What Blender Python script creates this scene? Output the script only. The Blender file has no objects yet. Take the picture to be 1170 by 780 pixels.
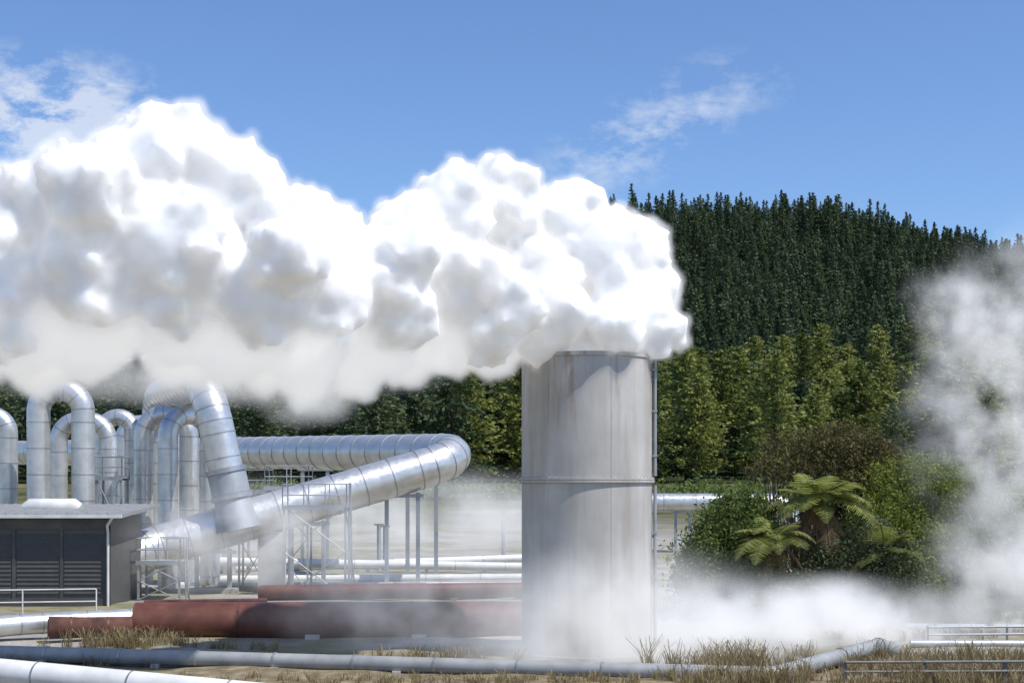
import bpy, bmesh, math, random
import numpy as np
from mathutils import Vector, Matrix
random.seed(7); rng=np.random.default_rng(7)
S=bpy.context.scene
K=1625.0; HC=5.42
def W(px,py,d): return Vector(((px-585)*d/K, d, HC+(550-py)*d/K))
def link(o):
    S.collection.objects.link(o); return o

# ---------------------------------------------------------------- materials
def mat(name):
    m=bpy.data.materials.new(name); m.use_nodes=True
    nt=m.node_tree; nt.nodes.clear()
    out=nt.nodes.new('ShaderNodeOutputMaterial')
    return m,nt,out
def N(nt,t,**kw):
    n=nt.nodes.new(t)
    for k,v in kw.items(): setattr(n,k,v)
    return n
def noise(nt,scale,detail=4,rough=.55,vec=None,sc3=None,obj=False):
    n=N(nt,'ShaderNodeTexNoise'); n.inputs['Scale'].default_value=scale
    n.inputs['Detail'].default_value=detail; n.inputs['Roughness'].default_value=rough
    if vec is None:
        g=N(nt,'ShaderNodeNewGeometry'); vec=g.outputs['Position']
    if sc3:
        mp=N(nt,'ShaderNodeMapping'); mp.inputs['Scale'].default_value=sc3
        nt.links.new(vec,mp.inputs['Vector']); vec=mp.outputs['Vector']
    nt.links.new(vec,n.inputs['Vector'])
    return n.outputs['Fac']
def ramp(nt,fac,stops):
    r=N(nt,'ShaderNodeValToRGB'); e=r.color_ramp.elements
    while len(e)<len(stops): e.new(.5)
    for i,(p,c) in enumerate(stops):
        e[i].position=p; e[i].color=(c[0],c[1],c[2],1) if not isinstance(c,(int,float)) else (c,c,c,1)
    nt.links.new(fac,r.inputs['Fac']); return r.outputs['Color']
def mix(nt,fac,a,b,mode='MIX'):
    m=N(nt,'ShaderNodeMix',data_type='RGBA',blend_type=mode)
    for s,v in ((m.inputs[0],fac),(m.inputs[6],a),(m.inputs[7],b)):
        if isinstance(v,(int,float)): s.default_value=v
        elif isinstance(v,tuple): s.default_value=(*v,1) if len(v)==3 else v
        else: nt.links.new(v,s)
    return m.outputs[2]
def math_(nt,op,a,b=None,clamp=False):
    m=N(nt,'ShaderNodeMath',operation=op,use_clamp=clamp)
    for i,v in enumerate((a,b)):
        if v is None: continue
        if isinstance(v,(int,float)): m.inputs[i].default_value=v
        else: nt.links.new(v,m.inputs[i])
    return m.outputs[0]
def principled(nt,out,col,rough=.6,metal=0,bump=None,bs=.3,bd=.02):
    p=N(nt,'ShaderNodeBsdfPrincipled')
    for k,v in (('Base Color',col),('Roughness',rough),('Metallic',metal)):
        if isinstance(v,tuple): p.inputs[k].default_value=(*v,1)
        elif isinstance(v,(int,float)): p.inputs[k].default_value=v
        else: nt.links.new(v,p.inputs[k])
    if bump is not None:
        b=N(nt,'ShaderNodeBump'); b.inputs['Strength'].default_value=bs; b.inputs['Distance'].default_value=bd
        nt.links.new(bump,b.inputs['Height']); nt.links.new(b.outputs[0],p.inputs['Normal'])
    nt.links.new(p.outputs[0],out.inputs['Surface']); return p

def m_clad(name,c0,c1,r0,r1,metal):
    m,nt,out=mat(name)
    n=noise(nt,1.3,6); col=ramp(nt,n,[(.3,c0),(.7,c1)])
    n2=noise(nt,5,4); rg=ramp(nt,n2,[(.3,r0),(.7,r1)])
    principled(nt,out,col,rg,metal,bump=noise(nt,3,3),bs=.12,bd=.02); return m
M_ALU=m_clad('aluminium_cladding',(.56,.55,.525),(.76,.75,.72),.28,.46,.70)
M_ALU2=m_clad('weathered_cladding',(.42,.42,.41),(.62,.61,.59),.4,.6,.6)
M_BAND=m_clad('cladding_band',(.36,.36,.36),(.50,.50,.50),.4,.5,.8)
M_WHT=m_clad('white_pipe_paint',(.58,.57,.54),(.76,.76,.74),.45,.6,.0)
M_GREY=m_clad('galvanised_steel',(.30,.32,.34),(.44,.46,.48),.5,.65,.5)
M_DARK=m_clad('dark_steel',(.06,.06,.06),(.11,.105,.10),.5,.7,.2)
M_RAIL=m_clad('weathered_rail',(.13,.125,.12),(.24,.23,.22),.6,.8,.1)
M_CONC=m_clad('concrete_support',(.36,.35,.33),(.5,.49,.46),.8,.9,0)
M_PIPEC=m_clad('dull_grey_pipe',(.25,.26,.26),(.40,.40,.39),.5,.7,.25)
def m_rust():
    m,nt,out=mat('red_oxide_paint')
    n=noise(nt,1.1,7,.65); col=ramp(nt,n,[(.3,(.085,.024,.014)),(.52,(.155,.045,.027)),(.75,(.24,.10,.064))])
    n2=noise(nt,6,5,.7,sc3=(1,1,.3)); col=mix(nt,math_(nt,'MULTIPLY',n2,.6),col,(.07,.034,.022))
    principled(nt,out,col,.5,0,bump=n2,bs=.3); return m
M_RUST=m_rust()
def m_rust2():
    m,nt,out=mat('dark_rust')
    col=ramp(nt,noise(nt,2,6),[(.3,(.05,.02,.015)),(.7,(.15,.06,.04))])
    principled(nt,out,col,.85); return m
M_RUST2=m_rust2()
def m_stack():
    m,nt,out=mat('weathered_stack_steel')
    base=ramp(nt,noise(nt,.7,5,.55),[(.3,(.42,.40,.37)),(.7,(.54,.52,.485))])
    st=noise(nt,1.3,5,.6,sc3=(1.3,1.3,.09))
    c=mix(nt,ramp(nt,st,[(.45,0),(.72,.6)]),base,(.28,.255,.22))
    g=N(nt,'ShaderNodeNewGeometry'); sep=N(nt,'ShaderNodeSeparateXYZ'); nt.links.new(g.outputs['Position'],sep.inputs[0])
    hi=math_(nt,'ADD',math_(nt,'MULTIPLY',math_(nt,'SUBTRACT',sep.outputs[2],5.8),.22,True),.18)
    st2=noise(nt,2.4,6,.7,sc3=(1.2,1.2,.12))
    c=mix(nt,math_(nt,'MULTIPLY',ramp(nt,st2,[(.53,0),(.71,.9)]),hi,True),c,(.28,.16,.09))
    principled(nt,out,c,.65,.05,bump=noise(nt,4,4),bs=.12,bd=.03); return m
M_STACK=m_stack()
def m_ground():
    m,nt,out=mat('ground_surface')
    g=N(nt,'ShaderNodeNewGeometry'); sep=N(nt,'ShaderNodeSeparateXYZ'); nt.links.new(g.outputs['Position'],sep.inputs[0])
    fine=noise(nt,7,8,.7); big=noise(nt,.11,6,.6); mid=noise(nt,.7,6,.65)
    gravel=ramp(nt,fine,[(.3,(.25,.235,.21)),(.5,(.37,.35,.32)),(.72,(.50,.48,.45))])
    gravel=mix(nt,ramp(nt,mid,[(.42,0),(.62,.6)]),gravel,(.28,.24,.18))
    grass=ramp(nt,mid,[(.3,(.10,.12,.04)),(.5,(.22,.20,.11)),(.7,(.36,.31,.19))])
    f1=ramp(nt,big,[(.44,0),(.56,.9)])
    near=mix(nt,f1,gravel,grass)
    fg=math_(nt,'SUBTRACT',1.0,math_(nt,'MULTIPLY',math_(nt,'SUBTRACT',sep.outputs[1],43.0),.3,True),True)
    verge=ramp(nt,noise(nt,1.6,7,.7),[(.3,(.08,.065,.04)),(.5,(.21,.17,.105)),(.7,(.36,.30,.21))])
    near=mix(nt,fg,near,verge)
    wob=math_(nt,'ADD',sep.outputs[1],math_(nt,'MULTIPLY',noise(nt,.03,4),60.0))
    far=math_(nt,'MULTIPLY',math_(nt,'SUBTRACT',wob,155.0),.02,True)
    fcol=ramp(nt,noise(nt,.09,8,.75),[(.3,(.035,.045,.018)),(.5,(.11,.11,.05)),(.7,(.27,.24,.14))])
    c=mix(nt,far,near,fcol)
    hill=math_(nt,'MULTIPLY',math_(nt,'SUBTRACT',sep.outputs[1],250.0),.04,True)
    c=mix(nt,hill,c,(.025,.035,.014))
    principled(nt,out,c,1.0,0,bump=fine,bs=.6,bd=.08).inputs['Specular IOR Level'].default_value=.1; return m
M_GROUND=m_ground()
def m_leaf(name,stops,trans=.25,scale=.8,ir=.30):
    m,nt,out=mat(name)
    g=N(nt,'ShaderNodeNewGeometry'); oi=N(nt,'ShaderNodeObjectInfo')
    n=noise(nt,scale,3)
    f=math_(nt,'ADD',math_(nt,'MULTIPLY',g.outputs['Random Per Island'],.40),math_(nt,'MULTIPLY',n,.30))
    f=math_(nt,'ADD',f,math_(nt,'MULTIPLY',oi.outputs['Random'],ir))
    c=ramp(nt,f,stops)
    d=N(nt,'ShaderNodeBsdfPrincipled'); d.inputs['Roughness'].default_value=.6
    d.inputs['Specular IOR Level'].default_value=.25
    nt.links.new(c,d.inputs['Base Color'])
    t=N(nt,'ShaderNodeBsdfTranslucent'); nt.links.new(c,t.inputs['Color'])
    ms=N(nt,'ShaderNodeMixShader'); ms.inputs[0].default_value=trans
    nt.links.new(d.outputs[0],ms.inputs[1]); nt.links.new(t.outputs[0],ms.inputs[2])
    nt.links.new(ms.outputs[0],out.inputs['Surface']); return m
M_PINE=m_leaf('pine_needles',[(.15,(.022,.040,.018)),(.5,(.056,.088,.038)),(.85,(.135,.175,.075))],.3,.3,.45)
M_PINE2=m_leaf('light_pine_needles',[(.15,(.050,.068,.014)),(.5,(.165,.195,.042)),(.85,(.33,.345,.095))],.38,.3,.50)
M_SH1=m_leaf('shrub_leaves',[(.15,(.045,.075,.018)),(.5,(.125,.175,.042)),(.85,(.28,.34,.10))],.4)
M_SH2=m_leaf('bright_shrub_leaves',[(.15,(.08,.12,.02)),(.5,(.22,.26,.05)),(.85,(.40,.43,.12))],.45)
M_SH3=m_leaf('grey_green_leaves',[(.15,(.06,.08,.035)),(.5,(.18,.21,.10)),(.85,(.40,.42,.27))],.4)
M_MAN=m_leaf('bronze_manuka_leaves',[(.15,(.05,.05,.016)),(.5,(.14,.12,.042)),(.85,(.25,.19,.075))],.35)
M_FERN=m_leaf('fern_fronds',[(.15,(.11,.14,.025)),(.5,(.24,.28,.055)),(.85,(.42,.44,.15))],.45)
M_DEAD=m_leaf('dead_fronds',[(.15,(.10,.06,.03)),(.5,(.22,.14,.07)),(.85,(.34,.23,.12))],.2)
M_GRASS=m_leaf('dry_grass_blades',[(.15,(.16,.12,.05)),(.5,(.34,.27,.14)),(.85,(.52,.43,.26))],.3)
def m_bark():
    m,nt,out=mat('bark'); c=ramp(nt,noise(nt,4,5,sc3=(1,1,.3)),[(.3,(.05,.035,.025)),(.7,(.13,.10,.075))])
    principled(nt,out,c,.9); return m
M_BARK=m_bark()
def m_steam():
    m,nt,out=mat('steam_surface')
    p=N(nt,'ShaderNodeBsdfPrincipled')
    p.inputs['Base Color'].default_value=(.88,.88,.88,1); p.inputs['Roughness'].default_value=1
    p.inputs['Specular IOR Level'].default_value=0
    p.inputs['Subsurface Weight'].default_value=1
    p.inputs['Subsurface Radius'].default_value=(1,1,1); p.inputs['Subsurface Scale'].default_value=.4
    p.inputs['Emission Color'].default_value=(1,1,1,1); p.inputs['Emission Strength'].default_value=.08  # slight glow added to stand in for light scattered inside the steam
    nt.links.new(p.outputs[0],out.inputs['Surface']); return m
M_STEAM=m_steam()
def steprate(m,v):
    try: m.cycles.volume_step_rate=v
    except Exception as ex: print('steprate',ex)
def m_veil():
    m,nt,out=mat('steam_veil')
    v=N(nt,'ShaderNodeVolumePrincipled'); v.inputs['Color'].default_value=(.98,.98,.98,1)
    a=N(nt,'ShaderNodeAttribute'); a.attribute_name='density'
    v.inputs['Density Attribute'].default_value=''
    nt.links.new(a.outputs['Fac'],v.inputs['Density'])
    nt.links.new(math_(nt,'MULTIPLY',a.outputs['Fac'],.42),v.inputs['Emission Strength'])  # veil glows with its density, imitating multiple scattering
    nt.links.new(v.outputs[0],out.inputs['Volume']); steprate(m,2.0); return m
M_VEIL=m_veil()
def m_vol(name,dens,lo=.42,hi=.68,scale=.45,detail=3,seed=0,zs=1.0,emit=.46):
    m,nt,out=mat(name)
    tc=N(nt,'ShaderNodeTexCoord')
    ln=N(nt,'ShaderNodeVectorMath',operation='LENGTH'); nt.links.new(tc.outputs['Object'],ln.inputs[0])
    fall=N(nt,'ShaderNodeMapRange',interpolation_type='SMOOTHSTEP')
    fall.inputs[1].default_value=1.0; fall.inputs[2].default_value=.1; fall.inputs[3].default_value=0; fall.inputs[4].default_value=1
    nt.links.new(ln.outputs['Value'],fall.inputs[0])
    g=N(nt,'ShaderNodeNewGeometry'); mp=N(nt,'ShaderNodeMapping')
    mp.inputs['Location'].default_value=(seed*3.7,seed*1.9,seed*5.1); mp.inputs['Scale'].default_value=(1,1,zs)
    nt.links.new(g.outputs['Position'],mp.inputs['Vector'])
    n=noise(nt,scale,detail,.6,vec=mp.outputs['Vector'])
    mr=N(nt,'ShaderNodeMapRange'); mr.inputs[1].default_value=lo; mr.inputs[2].default_value=hi
    nt.links.new(n,mr.inputs[0])
    d=math_(nt,'MULTIPLY',math_(nt,'MULTIPLY',mr.outputs[0],fall.outputs[0]),dens)
    v=N(nt,'ShaderNodeVolumePrincipled'); v.inputs['Color'].default_value=(.98,.98,.98,1)
    nt.links.new(d,v.inputs['Density'])
    nt.links.new(math_(nt,'MULTIPLY',d,emit),v.inputs['Emission Strength'])  # added emission mimics multiply scattered light in the wisp
    nt.links.new(v.outputs[0],out.inputs['Volume']); steprate(m,1.5); return m

# ---------------------------------------------------------------- mesh builder
class MB:
    def __init__(s): s.v=[];s.f=[];s.m=[];s.s=[]
    def add(s,vs,fs,mi=0,smooth=False):
        b=len(s.v); s.v+= [tuple(v) for v in vs]
        for f in fs: s.f.append([i+b for i in f]); s.m.append(mi); s.s.append(smooth)
    def box(s,x0,x1,y0,y1,z0,z1,mi=0):
        vs=[(x,y,z) for x in(x0,x1) for y in(y0,y1) for z in(z0,z1)]
        s.add(vs,[(0,1,3,2),(4,6,7,5),(0,4,5,1),(2,3,7,6),(0,2,6,4),(1,5,7,3)],mi)
    def tube(s,pts,r,seg=20,mi=0,caps=True,smooth=True):
        pts=[Vector(p) for p in pts]; rs=r if isinstance(r,(list,tuple)) else [r]*len(pts)
        T=[]
        for i in range(len(pts)):
            a=pts[max(i-1,0)]; b=pts[min(i+1,len(pts)-1)]; T.append((b-a).normalized())
        up=Vector((0,0,1)) if abs(T[0].z)<.9 else Vector((1,0,0))
        u=T[0].cross(up).normalized(); vs=[]
        for i,p in enumerate(pts):
            if i: 
                u=(u-T[i]*u.dot(T[i])).normalized()
            w=T[i].cross(u)
            for k in range(seg):
                a=2*math.pi*k/seg; vs.append(p+(u*math.cos(a)+w*math.sin(a))*rs[i])
        fs=[]
        for i in range(len(pts)-1):
            for k in range(seg):
                k2=(k+1)%seg; fs.append((i*seg+k,i*seg+k2,(i+1)*seg+k2,(i+1)*seg+k))
        s.add(vs,fs,mi,smooth)
        if caps:
            n=len(pts)-1
            s.add([vs[k] for k in range(seg)],[tuple(range(seg))[::-1]],mi)
            s.add([vs[n*seg+k] for k in range(seg)],[tuple(range(seg))],mi)
    def rod(s,a,b,r,mi=0,seg=6): s.tube([a,b],r,seg,mi)
    def obj(s,name,mats,parent=None):
        me=bpy.data.meshes.new(name); me.from_pydata(s.v,[],s.f)
        for m in mats: me.materials.append(m)
        me.polygons.foreach_set('material_index',s.m); me.polygons.foreach_set('use_smooth',s.s)
        bm=bmesh.new(); bm.from_mesh(me); bmesh.ops.recalc_face_normals(bm,faces=bm.faces); bm.to_mesh(me); bm.free()
        me.update(); o=bpy.data.objects.new(name,me); link(o)
        if parent: o.parent=parent
        return o
def empty(name):
    e=bpy.data.objects.new(name,None); link(e); return e
def fillet(pts,R,n=10):
    pts=[Vector(p) for p in pts]; out=[pts[0]]
    for i in range(1,len(pts)-1):
        P=pts[i]; a=(P-pts[i-1]); b=(pts[i+1]-P); la,lb=a.length,b.length; a.normalize(); b.normalize()
        th=a.angle(b)
        if th<.02: out.append(P); continue
        t=min(R*math.tan(th/2),la*.49,lb*.49); Re=t/math.tan(th/2); h=4/3*math.tan(th/4)*Re
        p0=P-a*t; p3=P+b*t; p1=p0+a*h; p2=p3-b*h
        for k in range(n+1):
            u=k/n; out.append(p0*(1-u)**3+p1*3*u*(1-u)**2+p2*3*u*u*(1-u)+p3*u**3)
    out.append(pts[-1]); return out
def pipe(name,pts,r,m=None,R=None,seam=1.6,band=None,seg=24,parent=None,bw=.05,br=1.025,extra=None):
    mb=MB(); path=fillet(pts,R or r*2.6) if len(pts)>2 else [Vector(p) for p in pts]
    mb.tube(path,r,seg,0)
    acc=0; nxt=seam*.6
    for i in range(len(path)-1):
        a,b=path[i],path[i+1]; L=(b-a).length; d=(b-a).normalized() if L>1e-6 else None
        while seam and d is not None and nxt<acc+L:
            p=a+d*(nxt-acc); mb.tube([p-d*bw/2,p+d*bw/2],r*br,seg,1); nxt+=seam if L>seam*.5 else seam*.5
        acc+=L
    if extra: extra(mb)
    return mb.obj(name,[m or M_ALU,band or M_BAND,M_GREY,M_CONC],parent)

# ---------------------------------------------------------------- terrain
RX=[-3000,-400,-150,-60,-30,20,61,175,240,288,420,800,3000]
RZ=[8,40,62,70,100,130,150,151,135,120,100,60,30]
def sst(a,b,x):
    t=np.clip((x-a)/(b-a),0,1); return t*t*(3-2*t)
def terrain(x,y):
    x=np.asarray(x,float); y=np.asarray(y,float)
    base=5*sst(120,260,y)
    Rr=np.interp(x,RX,RZ)
    s=np.clip((y-260)/540,0,1)
    back=1-.75*sst(820,1500,y)
    hz=np.maximum(Rr-5,3)*s**1.5*back
    nz=(np.sin(x*.021+1.3)*np.cos(y*.017+.4)*3+np.sin(x*.053+y*.031)*1.6)*np.clip((y-300)/200,0,1)
    small=.05*np.sin(x*.7)*np.cos(y*.6)+.04*np.sin(x*1.9+y*1.3)
    return base+hz+nz+small*np.clip((y-20)/10,0,1)*(y<200)
def sp(n,p):
    t=np.linspace(-1,1,n); return np.sign(t)*np.abs(t)**p
xs=sp(241,2.2)*3000; ys=np.concatenate([np.linspace(-60,20,9),np.linspace(22,130,110),np.linspace(133,900,150),np.linspace(930,5000,40)])
X,Y=np.meshgrid(xs,ys); Z=terrain(X,Y)
nx,ny=len(xs),len(ys)
idx=np.arange(nx*ny).reshape(ny,nx)
F=np.stack([idx[:-1,:-1],idx[:-1,1:],idx[1:,1:],idx[1:,:-1]],-1).reshape(-1,4)
def mesh_np(name,V,F,mats,mi=None,smooth=False):
    me=bpy.data.meshes.new(name); k=F.shape[1]
    me.vertices.add(len(V)); me.vertices.foreach_set('co',np.ascontiguousarray(V,dtype=np.float32).ravel())
    me.loops.add(F.size); me.loops.foreach_set('vertex_index',F.astype(np.int32).ravel())
    me.polygons.add(len(F)); me.polygons.foreach_set('loop_start',np.arange(0,F.size,k,dtype=np.int32))
    me.polygons.foreach_set('loop_total',np.full(len(F),k,dtype=np.int32))
    for m in mats: me.materials.append(m)
    if mi is not None: me.polygons.foreach_set('material_index',mi.astype(np.int32))
    me.polygons.foreach_set('use_smooth',np.full(len(F),smooth))
    me.update(calc_edges=True); me.validate(); return me
link(bpy.data.objects.new('ground',mesh_np('ground',np.stack([X,Y,Z],-1).reshape(-1,3),F,[M_GROUND],smooth=True)))

# ---------------------------------------------------------------- leaf helpers
def leaves(C,size,aspect=.5,dirs=None):
    n=len(C); size=np.broadcast_to(size,(n,))
    a=rng.normal(size=(n,3)) if dirs is None else dirs+rng.normal(size=(n,3))*.35
    a/=np.linalg.norm(a,axis=1,keepdims=True)
    b=np.cross(a,rng.normal(size=(n,3))); b/=np.linalg.norm(b,axis=1,keepdims=True)
    a=a*size[:,None]; b=b*(size*aspect)[:,None]
    V=np.stack([C-a,C-b*1.0,C+a,C+b*1.0],1).reshape(-1,3)
    return V,np.arange(4*n).reshape(n,4)
def combine(parts,name,mats):
    Vs=[];Fs=[];Ms=[];b=0
    for V,F,mi in parts:
        V=np.asarray(V,float);F=np.asarray(F); Vs.append(V);Fs.append(F+b);Ms.append(np.full(len(F),mi)); b+=len(V)
    return mesh_np(name,np.concatenate(Vs),np.concatenate(Fs),mats,np.concatenate(Ms))
def mbp(mb,mi): return (np.array([tuple(v) for v in mb.v]),np.array(mb.f),mi)
def conifer(name,H,R,nb,per,leaf,mats,p=.8,base=.12,droop=.1,irregular=.3,upk=.35):
    m=MB(); m.tube([(0,0,-1),(0,0,H*.5),(0,0,H*.97)],[H*.016,H*.010,.02],6,0,False)
    C=[];D=[]
    for i in range(nb):
        t=base+(1-base)*((i+.5)/nb)**.9; h=t*H; ang=rng.uniform(0,2*math.pi)
        L=R*(1-((t-base)/(1-base)))**p*rng.uniform(1-irregular,1+irregular*.5)+.25
        up=upk*t-droop+rng.normal()*.08
        d=np.array([math.cos(ang),math.sin(ang),up])
        if L>1 and i%2==0: m.tube([(0,0,h),tuple(np.array([0,0,h])+d*L*.8)],[.06,.02],4,0,False)
        k=max(3,int(per*L/R)+2)
        for j in range(k):
            u=(j+.6)/k
            c=np.array([0,0,h])+d*L*u; c[2]-=.25*droop*L*u*u*2
            w=.16*L*(1.1-u)+.1
            c=c+rng.normal(size=3)*w*np.array([1,1,.45]); C.append(c); D.append(d*np.array([1,1,.4])+np.array([0,0,-.15]))
    for j in range(8): C.append(np.array([0,0,H*(.93+.07*j/8)])+rng.normal(size=3)*.08); D.append(np.array([0,0,1.]))
    C=np.array(C);D=np.array(D)
    V,F=leaves(C,leaf*rng.uniform(.7,1.3,len(C)),.55,dirs=D)
    return bpy.data.objects.new(name,combine([mbp(m,1),(V,F,0)],name,mats))
def scatter(name,pts,protos,smin,smax,seed):
    col=bpy.data.collections.new(name+'_parts')
    for p in protos: col.objects.link(p)
    me=bpy.data.meshes.new(name); me.from_pydata([tuple(p) for p in pts],[],[])
    o=link(bpy.data.objects.new(name,me))
    ng=bpy.data.node_groups.new(name+'_scatter','GeometryNodeTree')
    ng.interface.new_socket('Geometry',in_out='INPUT',socket_type='NodeSocketGeometry')
    ng.interface.new_socket('Geometry',in_out='OUTPUT',socket_type='NodeSocketGeometry')
    gi=ng.nodes.new('NodeGroupInput'); go=ng.nodes.new('NodeGroupOutput')
    ip=ng.nodes.new('GeometryNodeInstanceOnPoints'); ci=ng.nodes.new('GeometryNodeCollectionInfo')
    ci.inputs['Collection'].default_value=col; ci.inputs['Separate Children'].default_value=True; ci.inputs['Reset Children'].default_value=True
    ip.inputs['Pick Instance'].default_value=True
    rv=ng.nodes.new('FunctionNodeRandomValue'); rv.data_type='FLOAT_VECTOR'
    rv.inputs[0].default_value=(-.04,-.04,0); rv.inputs[1].default_value=(.04,.04,6.283); rv.inputs['Seed'].default_value=seed
    rs=ng.nodes.new('FunctionNodeRandomValue'); rs.data_type='FLOAT'
    rs.inputs[2].default_value=smin; rs.inputs[3].default_value=smax; rs.inputs['Seed'].default_value=seed+5
    L=ng.links
    L.new(gi.outputs[0],ip.inputs['Points']); L.new(ci.outputs[0],ip.inputs['Instance'])
    L.new(rv.outputs[0],ip.inputs['Rotation']); L.new(rs.outputs[1],ip.inputs['Scale'])
    L.new(ip.outputs[0],go.inputs[0])
    md=o.modifiers.new('scatter','NODES'); md.node_group=ng; return o
def gridpts(x0,x1,y0,y1,s,jit=.4,f=None):
    gx,gy=np.meshgrid(np.arange(x0,x1,s),np.arange(y0,y1,s)); gx=gx.ravel()+rng.uniform(-jit,jit,gx.size)*s; gy=gy.ravel()+rng.uniform(-jit,jit,gy.size)*s
    if f is not None: k=f(gx,gy); gx,gy=gx[k],gy[k]
    return np.stack([gx,gy,terrain(gx,gy)-.3],1)
up=[conifer('pine_a',18,4.3,80,11,.55,[M_PINE,M_BARK],upk=.1),conifer('pine_b',20,3.9,80,11,.52,[M_PINE,M_BARK],upk=.1),conifer('pine_c',15,4.6,75,11,.55,[M_PINE,M_BARK],irregular=.45,upk=.1)]
scatter('pine_forest',gridpts(-260,420,445,860,8.0,.55),up,.6,1.2,3)
lo=[conifer('conifer_a',20,6.6,180,22,.42,[M_PINE2,M_BARK],p=.62,irregular=.5,droop=.0,upk=.3),conifer('conifer_b',22,6.0,180,22,.42,[M_PINE2,M_BARK],p=.55,irregular=.55,droop=.0,upk=.3),
    conifer('conifer_c',15,7.0,170,22,.42,[M_PINE2,M_BARK],p=.42,irregular=.55,droop=0,upk=.4,base=.05),
    conifer('conifer_d',18,6.4,170,20,.42,[M_PINE,M_BARK],p=.5,irregular=.55,droop=0,upk=.3,base=.08)]
scatter('conifer_woodland',gridpts(-10,330,262,445,11.0,.55),lo,.5,1.25,9)
lo2=[conifer('dark_conifer_a',20,5.4,130,16,.5,[M_PINE,M_BARK],p=.6,irregular=.5),conifer('dark_conifer_b',22,6.4,130,18,.5,[M_PINE,M_BARK],p=.5,irregular=.5)]
scatter('dark_conifer_woodland',gridpts(-260,-8,255,445,10,.5),lo2,.55,1.15,19)

# ---------------------------------------------------------------- stack
def build_stack():
    cx,cy=W(670.5,550,45)[0],45.0; r=2.06; top=9.35
    e=empty('silencer_stack')
    mb=MB(); seg=96
    prof=[(r,-.5),(r,5.38),(r,5.55),(r,top),(r-.06,top+.0),(r-.06,4.0)]
    vs=[];fs=[]
    for (rr,z) in prof:
        for k in range(seg):
            a=2*math.pi*k/seg; vs.append((cx+rr*math.cos(a),cy+rr*math.sin(a),z))
    for i in range(len(prof)-1):
        for k in range(seg):
            k2=(k+1)%seg; fs.append((i*seg+k,i*seg+k2,(i+1)*seg+k2,(i+1)*seg+k))
    mb.add(vs,fs,0,True); o=mb.obj('shell',[M_STACK],e)
    md=o.modifiers.new('e','EDGE_SPLIT'); md.split_angle=math.radians(40)
    mb=MB()
    def ring(z0,z1,r0,r1):
        vs=[]
        for z,rr in((z0,r0),(z0,r1),(z1,r1),(z1,r0)):
            for k in range(seg):
                a=2*math.pi*k/seg; vs.append((cx+rr*math.cos(a),cy+rr*math.sin(a),z))
        fs=[(i*seg+k,i*seg+(k+1)%seg,((i+1)%4)*seg+(k+1)%seg,((i+1)%4)*seg+k) for i in range(4) for k in range(seg)]
        mb.add(vs,fs,0)
    ring(5.40,5.46,r-.01,r+.08); ring(5.475,5.53,r-.01,r+.07); ring(top-.10,top+.02,r-.01,r+.04)
    ring(0.0,.12,r-.01,r+.22)
    for k in range(60):
        a=2*math.pi*k/60; x=cx+(r+.05)*math.cos(a); y=cy+(r+.05)*math.sin(a)
        mb.rod((x,y,5.36),(x,y,5.57),.014)
    mb.obj('flanges',[M_STACK],e)
    mb=MB()
    for deg,w in((-128,.016),(-72,.016),(-20,.03),(60,.03),(120,.03)):
        a=math.radians(deg)
        for z0,z1 in((.1,5.38),(5.56,top-.13)):
            x=cx+(r+.002)*math.cos(a); y=cy+(r+.002)*math.sin(a)
            mb.rod((x,y,z0),(x,y,z1),w*.5,0,6)
    mb.obj('weld_seams',[M_STACK],e)
    mb=MB(); a=math.radians(-12); x=cx+(r+.10)*math.cos(a); y=cy+(r+.10)*math.sin(a)
    mb.tube([(x,y,.1),(x,y,5.3)],.055,10,0); mb.tube([(x,y,5.6),(x,y,top-.1)],.055,10,0)
    for z in (1,2.4,3.8,6.2,7.6,8.9): mb.box(x-.1,x+.07,y-.07,y+.07,z,z+.05,0)
    mb.obj('drain_pipe',[M_GREY],e)
build_stack()

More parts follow.
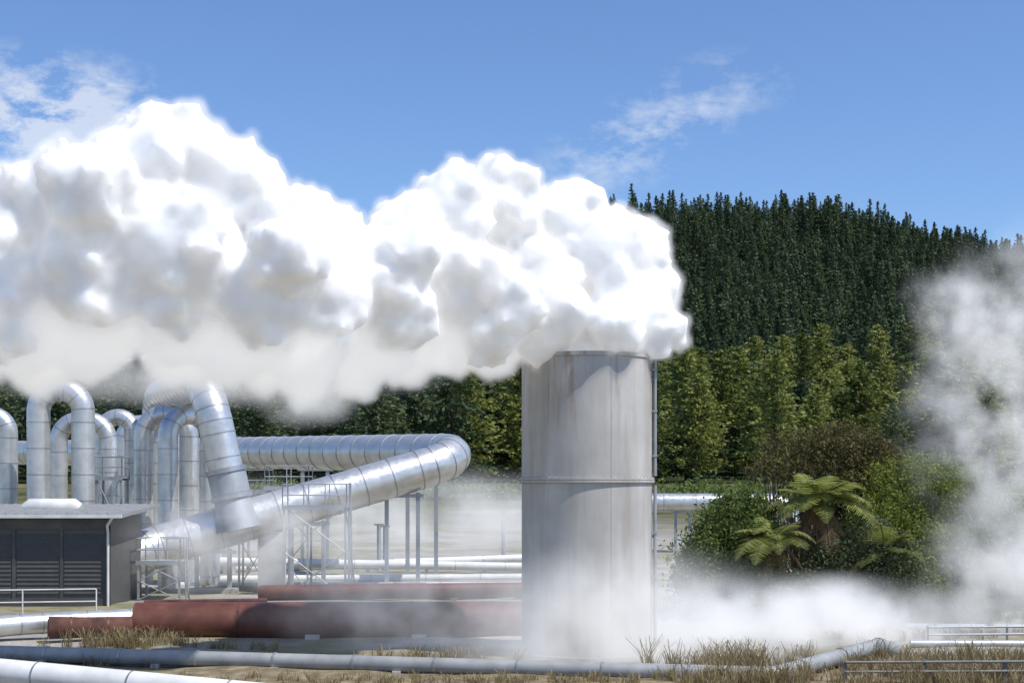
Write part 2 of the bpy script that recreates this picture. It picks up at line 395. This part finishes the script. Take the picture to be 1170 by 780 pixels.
# ---------------------------------------------------------------- plume
def build_plume():
    E=empty('steam_plume')
    def DD(px): return 45.0-6.0*float(np.clip((620-px)/260,0,1))
    mains=[(672,405,62,0),(715,352,60,0),(740,375,44,-.3),(690,290,66,.3),(640,255,54,.2),(575,232,58,.2),(515,240,56,0),(462,265,50,.3),
     (600,330,78,.2),(525,325,72,0),(440,320,66,-.3),(620,385,44,-1.2),(560,385,40,-1.0),(455,365,50,-.5),(375,290,66,.4),(325,265,66,.5),
     (262,205,62,.3),(195,180,64,0),(140,200,70,.2),(75,235,76,0),(5,262,74,.2),(-70,262,84,.2),(-150,260,88,0),(-240,250,95,0),(210,290,88,-.4),(110,310,84,-.3),
     (10,335,82,0),(-80,345,86,0),(-170,345,86,0),(310,340,70,-.4),(385,340,55,-.4),(200,350,58,0),(290,365,45,0),(720,300,52,.3),(745,335,36,0),(665,230,30,0),
     (560,195,20,0),(180,140,28,0),(230,160,30,0),(590,360,38,-2.2),(645,360,34,-2.0),(700,375,38,-1.6),(340,300,50,-1.6),(470,300,42,-1.7),(120,230,60,-1.6)]
    soft=[(20,375,66,0),(110,372,62,.3),(200,375,54,0),(280,390,52,.2),(340,395,54,.3),(345,430,36,1),(430,395,46,.4),(500,390,42,.5),(560,405,34,0),(90,400,40,1.0),
          (-80,380,76,0),(290,415,36,1.5),(400,425,34,1.5),(460,412,32,1.5),(520,408,26,1.2),(-180,390,80,0),(190,400,44,1.5),(20,410,44,1.5),(245,410,34,1.0)]
    def ico(n):
        bm=bmesh.new(); bmesh.ops.create_icosphere(bm,subdivisions=n,radius=1)
        V=np.array([v.co[:] for v in bm.verts]);F=np.array([[v.index for v in f.verts] for f in bm.faces]); bm.free(); return V,F
    I3=ico(3);I2=ico(2);I1=ico(1)
    def blobs(lst,seed,n1,n2,k=.86,s=1.0,kk=1.0):
        r_=np.random.default_rng(seed); Vs=[];Fs=[];b=0
        def put(I,c,r):
            nonlocal b
            Vs.append(I[0]*r+c);Fs.append(I[1]+b);b+=len(I[0])
        for px,py,r,off in lst:
            D=DD(px); c=np.array(W(px,py,D)); c[1]+=off*1.0; R=r*D/K*k; put(I3,c,R*kk)
            for _ in range(n1):
                d=r_.normal(size=3); d/=np.linalg.norm(d)
                q=r_.uniform(.18,.52); r1=R*q; c1=c+d*R*(1.08-.52*q)*r_.uniform(.9,1.02); put(I2,c1,r1*s)
                for _ in range(10):
                    e=r_.normal(size=3)+d*1.0; e/=np.linalg.norm(e)
                    r2=r1*r_.uniform(.22,.45); c2=c1+e*r1*r_.uniform(.85,1.0)
                    if n2: put(I2 if r2>.25 else I1,c2,r2*n2)
        return np.concatenate(Vs),np.concatenate(Fs)
    def mods(o,vox,it,disp):
        r=o.modifiers.new('rm','REMESH'); r.mode='VOXEL'; r.voxel_size=vox; r.use_smooth_shade=True
        sm=o.modifiers.new('sm','SMOOTH'); sm.factor=.7; sm.iterations=it
        for i,(sz,st,ml) in enumerate(disp):
            t=bpy.data.textures.new('puff%d'%i,'CLOUDS'); t.noise_scale=sz; t.noise_depth=2
            dm=o.modifiers.new('d%d'%i,'DISPLACE'); dm.texture=t; dm.strength=st; dm.mid_level=ml; dm.texture_coords='GLOBAL'
    V,F=blobs(mains,11,22,.6,.83,.90,.99)
    o=link(bpy.data.objects.new('billowing_core',mesh_np('billowing_core',V,F,[M_STEAM],smooth=True))); o.parent=E
    mods(o,.09,7,((.6,.12,.6),))
    V,F=blobs(mains+soft,11,22,1.0,.84)
    v=link(bpy.data.objects.new('soft_veil',mesh_np('soft_veil',V,F,[M_VEIL],smooth=True))); v.parent=E
    mods(v,.085,1,((.9,.22,.3),(.25,.18,.4)))
    ng=bpy.data.node_groups.new('veil_volume','GeometryNodeTree')
    ng.interface.new_socket('Geometry',in_out='INPUT',socket_type='NodeSocketGeometry')
    ng.interface.new_socket('Geometry',in_out='OUTPUT',socket_type='NodeSocketGeometry')
    gi=ng.nodes.new('NodeGroupInput'); go=ng.nodes.new('NodeGroupOutput'); mv=ng.nodes.new('GeometryNodeMeshToVolume'); sm=ng.nodes.new('GeometryNodeSetMaterial')
    try: mv.resolution_mode='VOXEL_SIZE'
    except Exception: mv.inputs['Resolution Mode'].default_value='Size'
    mv.inputs['Density'].default_value=4.0; mv.inputs['Voxel Size'].default_value=.10; mv.inputs['Interior Band Width'].default_value=.38
    sm.inputs['Material'].default_value=M_VEIL
    ng.links.new(gi.outputs[0],mv.inputs['Mesh']); ng.links.new(mv.outputs[0],sm.inputs[0]); ng.links.new(sm.outputs[0],go.inputs[0])
    md=v.modifiers.new('vol','NODES'); md.node_group=ng
build_plume()

# ---------------------------------------------------------------- pipes
def leg(mb,p,r,w=.12,mi=2,h=None):
    z=p[2]-r; g=float(terrain(p[0],p[1]))
    for s in(-1,1):
        mb.box(p[0]+s*r*.8-w/2,p[0]+s*r*.8+w/2,p[1]-w/2,p[1]+w/2,g-.1,z+r*.1,mi)
    mb.box(p[0]-r*1.1,p[0]+r*1.1,p[1]-w*.7,p[1]+w*.7,z-.16,z+.02,mi)
    mb.box(p[0]-r*1.2,p[0]+r*1.2,p[1]-.3,p[1]+.3,g-.1,g+.22,3)
hp=[W(-60,517,128),W(20,517,125),W(546,517,74),W(180,624,69),W(120,645,67)]
def ex(mb):
    for px,py,d in((482,516,80),(120,517,115),(250,517,102),(360,517,91)):
        leg(mb,W(px,py,d),1.0,.22)
    for px in (455,345,240):
        t=(546-px)/(546-180); p=hp[2].lerp(hp[3],t); leg(mb,p,1.0,.2)
    p=hp[2].lerp(hp[3],(546-305)/366); mb.box(p[0]-.62,p[0]+.62,p[1]-.5,p[1]+.5,-.1,p[2]-.9,3)
pipe('steam_header_pipe',hp,1.02,R=2.1,seam=1.5,extra=ex,seg=36)
gb=W(178,452,84)
gn=[Vector((gb.x,gb.y,-.2)),gb,W(236,436,69),W(272,600,69)]
def exg(mb):
    a,b=gn[2],gn[3]; d=(b-a).normalized()
    for t in(.62,.80):
        p=a.lerp(b,t); mb.tube([p-d*.12,p+d*.12],1.0,30,1)
    p=a.lerp(b,.71); mb.tube([p-d*.5,p+d*.5],.93,30,2)
    mb.tube([b-d*1.4,b+d*.2],[.86,1.1],30,2)
pipe('gooseneck_steam_pipe',gn,.84,R=2.3,seam=1.2,extra=exg,seg=32)
def loop(x1,x2,yt,th,d,base=0,dd=0):
    r=th/2*d/K
    a=W(x1,yt+th/2,d); b=W(x2,yt+th/2,d+dd)
    pipe('expansion_loop_pipe',[Vector((a.x,a.y,-.2)),a,b,Vector((b.x,b.y,-.2))],r,R=r*2.4,seam=1.3,seg=24)
loop(44,95,432,26,71)
loop(67,124,470,20,80)
loop(-32,9,464,22,73)
loop(-22,2,480,17,80)
loop(118,152,467,19,84)
loop(140,200,474,17,92)
loop(164,216,462,22,76)
loop(192,240,462,23,72,dd=2)
loop(232,262,500,16,84)
for (x0,y0,x1,y1,d0,d1,th) in((170,590,290,597,84,84,9),(190,652,600,637,84,92,9),(190,640,640,648,82,86,10),(195,662,640,659,77,79,9),(200,668,640,668,74,75,7)):
    def ex2(mb,x0=x0,y0=y0,x1=x1,y1=y1,d0=d0,d1=d1):
        for t in np.linspace(.05,.95,7):
            p=W(x0,y0,d0).lerp(W(x1,y1,d1),t)
            mb.box(p.x-.08,p.x+.08,p.y-.1,p.y+.1,-.1,p.z-.1,2)
    pipe('return_pipe',[W(x0,y0,d0),W(x1,y1,d1)],th/2*(d0+d1)/2/K,M_WHT,seam=3,extra=ex2,seg=14)
def ex3(mb):
    for px in(690,780,850): leg(mb,W(px,574,110),.68,.2)
a=W(655,574,110);b=W(905,574,110)
pipe('steam_pipe',[Vector((a.x,a.y,-.2)),a,b,Vector((b.x,b.y,-.2))],.72,R=1.6,seam=2.5,extra=ex3)
def ex4(mb):
    for px in(230,360,480): 
        p=W(px,709,50); mb.box(p.x-.25,p.x+.25,p.y-.75,p.y+.75,-.1,.12,3)
pipe('red_steam_pipe',[W(155,710,49.6),W(640,708,50.4)],.68,M_RUST,seam=6,band=M_RUST2,extra=ex4,bw=.09,seg=40)
pipe('steam_pipe',[W(-60,722,47),W(20,713,48.5),W(158,706,50.6)],.36,M_ALU,seam=1.5,R=3)
pipe('rusty_drain_pipe',[W(55,716,47.9),W(150,716,48.9)],.36,M_RUST2,seam=1.2,band=M_RUST,seg=20)
pipe('rusty_pipe',[W(296,677,65),W(330,676,65),W(640,673,66)],.35,M_RUST,seam=4,band=M_RUST2,seg=20)
pipe('rusty_pipe',[W(165,688,61),W(305,686,61)],.12,M_RUST2,seam=0,seg=10)
def ex5(mb):
    for px in(60,200,340,480,620,760):
        p=W(-60,744,43.4).lerp(W(900,771,38.9),(px+60)/960); mb.box(p.x-.12,p.x+.12,p.y-.35,p.y+.35,-.1,p.z-.15,3)
pipe('condensate_pipe',[W(-160,741,43.9),W(885,771,38.9),W(1004,737,43.6),W(1022,742,44.2)],.235,M_PIPEC,R=1.0,seam=2.4,br=1.10,bw=.07,extra=ex5)
pipe('white_steam_pipe',[W(-120,756,36),W(340,800,33)],.34,M_WHT,seam=2.6)
pipe('steam_pipe',[W(1030,716,53.5),W(1300,719,52.5)],.15,M_WHT,seam=2.4)
pipe('steam_pipe',[W(1040,735,46.5),W(1300,736,46.0)],.13,M_ALU2,seam=2.4)

# ---------------------------------------------------------------- shed
def simple(name,c,r=.6,mtl=0,sc=2,var=.25):
    m,nt,out=mat(name); c2=tuple(v*(1-var) for v in c)
    principled(nt,out,ramp(nt,noise(nt,sc,5),[(.3,c2),(.7,c)]),r,mtl); return m
M_SHED=simple('shed_cladding',(.10,.10,.095)); M_LOUV=simple('louvre_paint',(.075,.075,.072)); M_ROOF=simple('roof_sheet',(.34,.34,.33),.5,.2)
def shed():
    e=empty('equipment_shed'); x0,x1,y0,y1=-30,-17.55,62,67.4; h=3.85
    mb=MB(); mb.box(x0,x1,y0,y1,-.1,h,0); mb.obj('walls',[M_SHED],e)
    mb=MB()
    for x in np.arange(x0,x1+.01,2.075): mb.box(x-.07,x+.07,y0-.06,y0-.002,0,h-.02,0)
    mb.box(x0,x1,y0-.08,y0-.062,h-.5,h-.02,0); mb.box(x0,x1,y0-.08,y0-.062,0,.35,0)
    mb.obj('frame_members',[M_DARK],e)
    mb=MB()
    for i,x in enumerate(np.arange(x0,x1-1,2.075)):
        for k in range(14): 
            z=.55+k*.19; mb.add([(x+.12,y0-.05,z),(x+1.95,y0-.05,z),(x+1.95,y0-.004,z+.14),(x+.12,y0-.004,z+.14)],[(0,1,2,3)],0)
    mb.obj('louvres',[M_LOUV],e)
    mb=MB(); 
    mb.add([(x0-.4,y0-.5,h+.02),(x1+.75,y0-.5,h+.02),(x1+.75,y1+.5,h+.35),(x0-.4,y1+.5,h+.35),
            (x0-.4,y0-.5,h+.17),(x1+.75,y0-.5,h+.17),(x1+.75,y1+.5,h+.50),(x0-.4,y1+.5,h+.50)],
           [(0,3,2,1),(4,5,6,7),(0,1,5,4),(1,2,6,5),(2,3,7,6),(3,0,4,7)],0)
    for k in range(30): 
        x=x0-.3+k*.44
        mb.add([(x,y0-.5,h+.175),(x+.05,y0-.5,h+.21),(x+.1,y0-.5,h+.175),(x,y1+.5,h+.505),(x+.05,y1+.5,h+.54),(x+.1,y1+.5,h+.505)],[(0,1,4,3),(1,2,5,4)],0)
    mb.obj('roof',[M_ROOF],e)
    mb=MB(); mb.box(x0-.3,x1+.7,y0-.62,y0-.51,h+.0,h+.16,0)
    mb.tube(fillet([(x1+.3,y0-.56,h+.05),(x1-.02,y0-.3,h-.35),(x1-.02,y0-.16,h-.6),(x1-.02,y0-.16,.0)],.2,4),.06,8,0)
    mb.obj('gutter_downpipe',[M_WHT],e)
    mb=MB()
    p0=W(28,574,65);p1=W(92,574,65)
    mb.tube([(p0.x,65,h+.33),(p0.x+.25,65,h+.42),(p1.x-.25,65,h+.42),(p1.x,65,h+.33)],[.25,.38,.38,.25],16,0)
    mb.obj('roof_vent',[M_WHT],e)
shed()
def railing(name,pts,h=1.05,sp_=1.6,m=M_GREY,rad=.025,mids=1,parent=None):
    mb=MB()
    for a,b in zip(pts[:-1],pts[1:]):
        a=Vector(a);b=Vector(b);L=(b-a).length;n=max(1,round(L/sp_))
        for i in range(n+1):
            p=a.lerp(b,i/n); mb.rod(p,p+Vector((0,0,h)),rad)
        for k in range(mids+1):
            z=Vector((0,0,h*(k+1)/(mids+1))); mb.rod(a+z,b+z,rad)
    return mb.obj(name,[m],parent)
a=W(-60,702,57);b=W(110,701,58); a.z=b.z=0.05
railing('safety_railing',[a,b],1.0,2.5,M_WHT,.03)
def platform(pxc,pyd,d,w,dp,h=1.05,ladder=True,bracing=True):
    e=empty('access_platform'); c=W(pxc,pyd,d); x0,x1,y0,y1=c.x-w/2,c.x+w/2,c.y-dp/2,c.y+dp/2; z=c.z
    mb=MB(); mb.box(x0,x1,y0,y1,z-.06,z,0)
    mb.box(x0-.03,x1+.03,y0-.06,y0-.002,z-.16,z+.04,0); mb.box(x0-.03,x1+.03,y1+.002,y1+.06,z-.16,z+.04,0)
    for k in range(int(w/.25)): mb.box(x0+k*.25,x0+k*.25+.04,y0+.01,y1-.01,z-.12,z-.062,0)
    mb.obj('deck',[M_GREY],e)
    mb=MB()
    for x in(x0+.06,x1-.06):
        for y in(y0+.06,y1-.06): mb.box(x-.05,x+.05,y-.05,y+.05,-.1,z-.062,0)
    if bracing:
        for i in range(2):
            zz=z*i/2; mb.rod((x0+.06,y0,zz),(x1-.06,y0,zz+z/2),.03); mb.rod((x1-.06,y0+.02,zz),(x0+.06,y0+.02,zz+z/2),.03)
    mb.obj('legs',[M_GREY],e)
    railing('handrail',[(x0,y0,z),(x1,y0,z),(x1,y1,z),(x0,y1,z),(x0,y0,z)],h,1.1,M_GREY,.028,1,e)
    if ladder:
        mb=MB(); lx=x1+.12
        for s in(0,.5): mb.rod((lx+.1,y0+.2+s,0),(lx+.0,y0+.2+s,z+1.1),.03)
        for k in range(int(z/.3)): 
            mb.rod((lx+.09,y0+.2,.2+k*.3),(lx+.09,y0+.7,.2+k*.3),.018)
        for s in(-.5,0): mb.rod((lx+.35,y0-.1,0),(lx-.15,y0-.1,z),.03)
        mb.obj('ladder',[M_GREY],e)
platform(362,578,67.5,3.0,1.6)
platform(330,556,72,2.2,1.4,ladder=False)
platform(186,640,66,2.0,1.6)
platform(128,545,74,1.4,1.4,ladder=False)
platform(292,560,73,1.6,1.2,ladder=False)
mb=MB()
for px,y0,y1,d in((575,583,635,100),(433,598,652,86),(440,600,650,88)):
    p=W(px,y0,d); mb.rod((p.x,p.y,-.1),(p.x,p.y,p.z),.13,0,10); mb.box(p.x-.3,p.x+.3,p.y-.1,p.y+.1,p.z-.1,p.z,0)
mb.obj('pipe_support_post',[M_GREY])
def fence(name,a,b,h,sp_,rails,m,w=.05):
    mb=MB(); a=Vector(a);b=Vector(b);n=max(1,round((b-a).length/sp_)); d=(b-a).normalized()
    for i in range(n+1):
        p=a.lerp(b,i/n); g=float(terrain(p.x,p.y)); mb.box(p.x-w,p.x+w,p.y-w,p.y+w,g-.1,g+h,0)
    for k in rails:
        A=a+Vector((0,-w-.03,k));B=b+Vector((0,-w-.03,k)); mb.tube([A,B],.04,6,0)
    return mb.obj(name,[m])
a=W(965,774,38.4);b=W(1330,774,38.7);a.z=b.z=.02
fence('rail_fence',a,b,.6,2.3,(.28,.54),M_RAIL)
a=W(1060,730,47.5);b=W(1330,730,48);a.z=b.z=.02
fence('rail_fence',a,b,.6,2.6,(.3,.55),M_GREY,.03)

# ---------------------------------------------------------------- vegetation
def shrub(name,lobes,mats,nclump,per,leaf,csize=.22,aspect=.45):
    C=[];m=MB()
    vol=np.array([l[2]*l[3] for l in lobes],float); vol/=vol.sum()
    for (px,py,rx,rz,d),f in zip(lobes,vol):
        c=np.array(W(px,py,d)); Rx=rx*d/K; Rz=rz*d/K
        n=int(nclump*f)
        dirs=rng.normal(size=(n,3)); dirs/=np.linalg.norm(dirs,axis=1,keepdims=True)
        rad=rng.uniform(.45,1.0,n)**.6*(1+.22*rng.normal(size=n)*.6)
        P=c+dirs*rad[:,None]*np.array([Rx,Rx*.9,Rz])
        P=P[P[:,2]>.1]
        for p in P:
            C.append(p+rng.normal(size=(per,3))*csize*rng.uniform(.5,1.2))
        g=float(terrain(c[0],c[1]))
        for p in P[::max(1,len(P)//14)]:
            q0=np.array([c[0]+rng.normal()*.1,c[1],g]); mid=(q0+p)/2+rng.normal(size=3)*.12
            m.tube([tuple(q0),tuple(mid),tuple(p)],[.07,.04,.012],5,0,False)
    C=np.concatenate(C); C=C[C[:,2]>.02]
    V,F=leaves(C,leaf*rng.uniform(.6,1.4,len(C)),aspect)
    return link(bpy.data.objects.new(name,combine([mbp(m,1),(V,F,0)],name,[mats,M_BARK])))
shrub('manuka_tree',[(915,508,44,14,64),(965,503,46,20,64),(890,535,30,14,63),(1005,535,34,28,64),(950,540,55,26,64),(985,518,42,22,65),(940,610,40,50,65),(1000,600,40,50,65)],M_MAN,1200,20,.085,.22)
shrub('shrub',[(832,630,50,54,58),(804,658,36,36,57),(862,650,36,48,57),(850,592,36,36,58.5),(880,670,30,28,57)],M_SH1,1700,22,.085)
shrub('shrub',[(1040,565,58,40,62),(1078,580,46,46,62),(1010,600,44,36,61),(1060,640,50,50,60),(1100,650,34,44,60)],M_SH2,1700,22,.08)
shrub('shrub',[(985,642,46,46,58),(1020,655,42,40,57),(955,650,36,40,57.5),(925,675,30,24,57)],M_SH3,1400,22,.075)
shrub('shrub',[(1140,645,50,50,60),(1175,630,60,64,61),(1230,640,50,60,62),(1120,600,40,40,62)],M_SH1,1300,20,.085)
shrub('shrub',[(1000,545,26,16,66),(1065,542,38,22,68),(1105,555,32,24,68)],M_SH2,600,18,.09)
shrub('shrub',[(1040,690,36,14,55.5),(975,692,40,14,55),(1090,692,40,16,55.5),(880,690,40,12,55)],M_SH1,500,20,.07)
shrub('low_scrub',[(770,632,26,8,110),(812,622,30,10,112),(1130,600,60,14,110),(1190,600,70,20,112),(1060,605,40,14,110)],M_SH1,420,18,.16,.35)
shrub('bank_scrub',[(x,570+rng.normal()*3,34,11,205+rng.normal()*8) for x in range(300,1180,26)],M_SH1,1900,16,.35,1.0)
def fern(base,H,L,n,seed,lean=(0,0)):
    r=np.random.default_rng(seed); b=Vector(base); m=MB()
    top=b+Vector((lean[0],lean[1],H)); m.tube([b-Vector((0,0,.2)),b.lerp(top,.5)+Vector((.04,0,0)),top],[.16,.12,.10],8,0,False)
    Vs=[];Fs=[];Ms=[];bb=0
    def quad(a,b_,c,d_,mi):
        nonlocal bb
        Vs.extend([a,b_,c,d_]);Fs.append((bb,bb+1,bb+2,bb+3));Ms.append(mi);bb+=4
    for i in range(n):
        dead=i>=n*.75
        ang=r.uniform(0,2*math.pi) if dead else 2*math.pi*i/(n*.75)*2+r.normal()*.2; LL=L*r.uniform(.75,1.15)*(.6 if dead else 1)
        el=math.radians(r.uniform(-50,-15) if dead else r.uniform(12,58)); dr=LL*(.6 if dead else r.uniform(.35,.75))
        h=Vector((math.cos(ang),math.sin(ang),0)); side=Vector((-h.y,h.x,0)); pts=[]
        NS=36
        for k in range(NS+1):
            t=k/NS; p=top+h*(LL*t*math.cos(el)*(1-.12*t*t))+Vector((0,0,LL*t*math.sin(el)-dr*t*t)); pts.append(p)
        m.tube(pts[::3],[.02]*len(pts[::3]),4,0,False)
        for k in range(3,NS):
            t=k/NS; w=LL*.25*math.sin(math.pi*min(1,t**.75*.98))+.02
            tan=(pts[k+1]-pts[k-1]).normalized()
            for s in(-1,1):
                ww=w*r.uniform(.85,1.1)
                o=side*s*ww+tan*ww*.3+Vector((0,0,-ww*(.10+.15*r.random()+(.7 if dead else 0)))); hw=tan*LL/NS*.48
                p=pts[k]; quad(p-hw*.8,p+hw*.8,p+o+hw*.25,p+o-hw*.25,1 if dead else 0)
    V1=np.array([tuple(v) for v in Vs]);F1=np.array(Fs);M1=np.array(Ms)
    Vt,Ft,_=mbp(m,0)
    V=np.concatenate([V1,Vt]);F=np.concatenate([F1,Ft+len(V1)]);M=np.concatenate([M1,np.full(len(Ft),2)])
    return link(bpy.data.objects.new('tree_fern',mesh_np('tree_fern',V,F,[M_FERN,M_DEAD,M_BARK],M)))
def gp(px,d): v=W(px,600,d); return (v.x,v.y,float(terrain(v.x,v.y)))
fern(gp(935,58),4.7,2.8,46,1,(.05,0))
fern(gp(888,56.5),3.2,2.2,34,2,(-.15,0))
fern(gp(905,55.5),1.0,1.9,22,3)
fern(gp(1012,57),2.5,2.1,26,4)
def grass(name,patches,m):
    B=[]
    for (px,d,wx,wy,n,h) in patches:
        c=W(px,600,d)
        nt_=max(3,n//28)
        tc=np.stack([rng.normal(c.x,wx,nt_),rng.normal(c.y,wy,nt_)],1)
        k=rng.integers(0,nt_,n); P=tc[k]+rng.normal(size=(n,2))*.09
        z=terrain(P[:,0],P[:,1]); hh=h*rng.uniform(.4,1.15,n)*(.6+.8*rng.random(nt_))[k]
        a=rng.uniform(0,6.28,n); w=rng.uniform(.007,.015,n)
        side=np.stack([np.cos(a)*w,np.sin(a)*w,np.zeros(n)],1); P3=np.stack([P[:,0],P[:,1],z-.02],1)
        ln=rng.normal(size=(n,2))*.28*hh[:,None]
        midp=P3+np.stack([ln[:,0]*.35,ln[:,1]*.35,hh*.6],1); tip=P3+np.stack([ln[:,0],ln[:,1],hh],1)
        V=np.stack([P3-side,P3+side,midp+side*.8,midp-side*.8, midp-side*.8,midp+side*.8,tip+side*.7,tip-side*.7],1).reshape(-1,3)
        B.append(V)
    V=np.concatenate(B); F=np.arange(len(V)).reshape(-1,4)
    return link(bpy.data.objects.new(name,mesh_np(name,V,F,[m])))
grass('dry_grass',[(825,40.5,.9,.5,1800,.7),(850,38.2,1.2,.6,1900,.45),(500,43,1.0,.3,900,.4),(150,46.8,1.0,.3,1200,.5),(270,46,1.2,.3,400,.3),
   (1100,42.5,2.4,1.0,2600,.45),(1040,40,1.4,.8,1500,.4),(1160,39.0,1.8,.6,1800,.5),(1080,37.8,1.5,.4,1100,.35),(60,42,1.5,.3,300,.3),(700,39,2,.4,500,.25),(400,38.5,5,.5,1400,.2),(560,38,3,.5,900,.22),
   (1000,50,3,1.5,1600,.3),(300,56,5,1.5,1500,.2),(450,70,6,3,1500,.22)],M_GRASS)
grass('green_grass',[(830,56,1.6,.8,2500,.5),(960,54.5,2.5,.8,3000,.45),(1090,55,2.5,1,2500,.5),(790,100,4,3,1500,.6)],M_SH1)

# ---------------------------------------------------------------- drifting steam (real volumes, with added glow for scattered light)
E=empty('drifting_steam')
def puff(px,py,rx,rz,d,ry,dens,seed,lo=.42,hi=.68,scale=.5,detail=2,zs=1.0,rot=0,emit=.46):
    bm=bmesh.new(); bmesh.ops.create_icosphere(bm,subdivisions=3,radius=1.0); me=bpy.data.meshes.new('steam_wisp'); bm.to_mesh(me); bm.free()
    o=link(bpy.data.objects.new('steam_wisp',me)); o.parent=E; o.location=W(px,py,d); o.scale=(rx*d/K,ry,rz*d/K)
    o.rotation_euler=(0,rot,0)
    me.materials.append(m_vol('steam_volume',dens,lo,hi,scale,detail,seed,zs,emit))
puff(710,728,250,125,42.0,3,.85,1,.30,.75,.5,3)
puff(500,690,250,85,46.5,3,.36,2,.38,.72,.5,3)
puff(910,715,270,70,49,5,1.1,3,.36,.68,.5,3)
puff(1165,650,125,135,51,4,.80,4,.42,.70,.55,5)
puff(1150,440,135,220,52,3.5,.85,5,.45,.70,.6,5,rot=.18)
puff(1105,350,90,55,52,2.5,.75,11,.40,.68,.8,5,rot=.3)
puff(510,590,210,65,97,8,.26,6,.34,.66,.22,3)
puff(300,620,220,90,64,3,.38,9,.40,.70,.45,3)
puff(230,425,330,48,42,2.5,.9,8,.36,.64,.55,4)
puff(350,455,70,42,41,2,1.0,14,.36,.62,.8,4)

# ---------------------------------------------------------------- world, sun, camera
sd=Vector((.78,-.43,0)).normalized(); el=math.radians(57)
sv=Vector((sd.x*math.cos(el),sd.y*math.cos(el),math.sin(el)))
w=bpy.data.worlds.new('World'); S.world=w; w.use_nodes=True; nt=w.node_tree; nt.nodes.clear()
wo=N(nt,'ShaderNodeOutputWorld'); bg=N(nt,'ShaderNodeBackground'); sky=N(nt,'ShaderNodeTexSky'); sky.sky_type='NISHITA'
sky.sun_disc=False; sky.sun_elevation=el; sky.sun_rotation=math.atan2(sd.x,sd.y); sky.air_density=1.0; sky.dust_density=.4; sky.ozone_density=2.0; sky.altitude=300
tc=N(nt,'ShaderNodeTexCoord')
def wmask(px,py,rad,stretch,rot):
    dv=Vector((px-585,K,550-py)).normalized()
    s=N(nt,'ShaderNodeVectorMath',operation='SUBTRACT'); nt.links.new(tc.outputs['Generated'],s.inputs[0]); s.inputs[1].default_value=dv
    mp=N(nt,'ShaderNodeMapping'); mp.vector_type='POINT'; mp.inputs['Rotation'].default_value=(0,rot,0); nt.links.new(s.outputs[0],mp.inputs['Vector'])
    m2=N(nt,'ShaderNodeMapping'); m2.inputs['Scale'].default_value=(1/rad,1/rad,1/(rad*stretch)); nt.links.new(mp.outputs[0],m2.inputs['Vector'])
    l=N(nt,'ShaderNodeVectorMath',operation='LENGTH'); nt.links.new(m2.outputs[0],l.inputs[0])
    return math_(nt,'SUBTRACT',1.0,l.outputs['Value'],True)
ma=wmask(50,140,.12,.45,0); mb_=wmask(765,140,.12,.33,math.radians(25)); mc=wmask(690,170,.07,.6,0)
mm=math_(nt,'ADD',math_(nt,'ADD',ma,math_(nt,'MULTIPLY',mb_,.42)),math_(nt,'MULTIPLY',mc,.15),True)
nz=noise(nt,22,7,.65,vec=tc.outputs['Generated'],sc3=(1,1,1.9))
cf=ramp(nt,math_(nt,'MULTIPLY',ramp(nt,nz,[(.42,0),(.75,1)]),mm),[(.02,0),(.30,.6)])
col0=mix(nt,1.0,sky.outputs[0],(.96,1.14,1.42,1),'MULTIPLY')
col=mix(nt,cf,col0,(8,8.3,8.8,1))
nt.links.new(col,bg.inputs['Color']); bg.inputs['Strength'].default_value=.11
nt.links.new(bg.outputs[0],wo.inputs['Surface'])
sl=bpy.data.lights.new('sun','SUN'); sl.energy=4.7; sl.angle=math.radians(.5); sl.color=(1,.965,.91)
so=link(bpy.data.objects.new('sun',sl)); so.rotation_euler=sv.to_track_quat('Z','Y').to_euler()
cam=bpy.data.cameras.new('camera'); co=link(bpy.data.objects.new('camera',cam)); co.location=(0,0,HC); co.rotation_euler=(math.radians(90),0,0)
cam.lens=50; cam.sensor_width=36; cam.shift_y=160/1170; cam.clip_end=9000; cam.clip_start=.5
S.camera=co
S.view_settings.view_transform='Standard'; S.view_settings.look='None'; S.view_settings.exposure=0
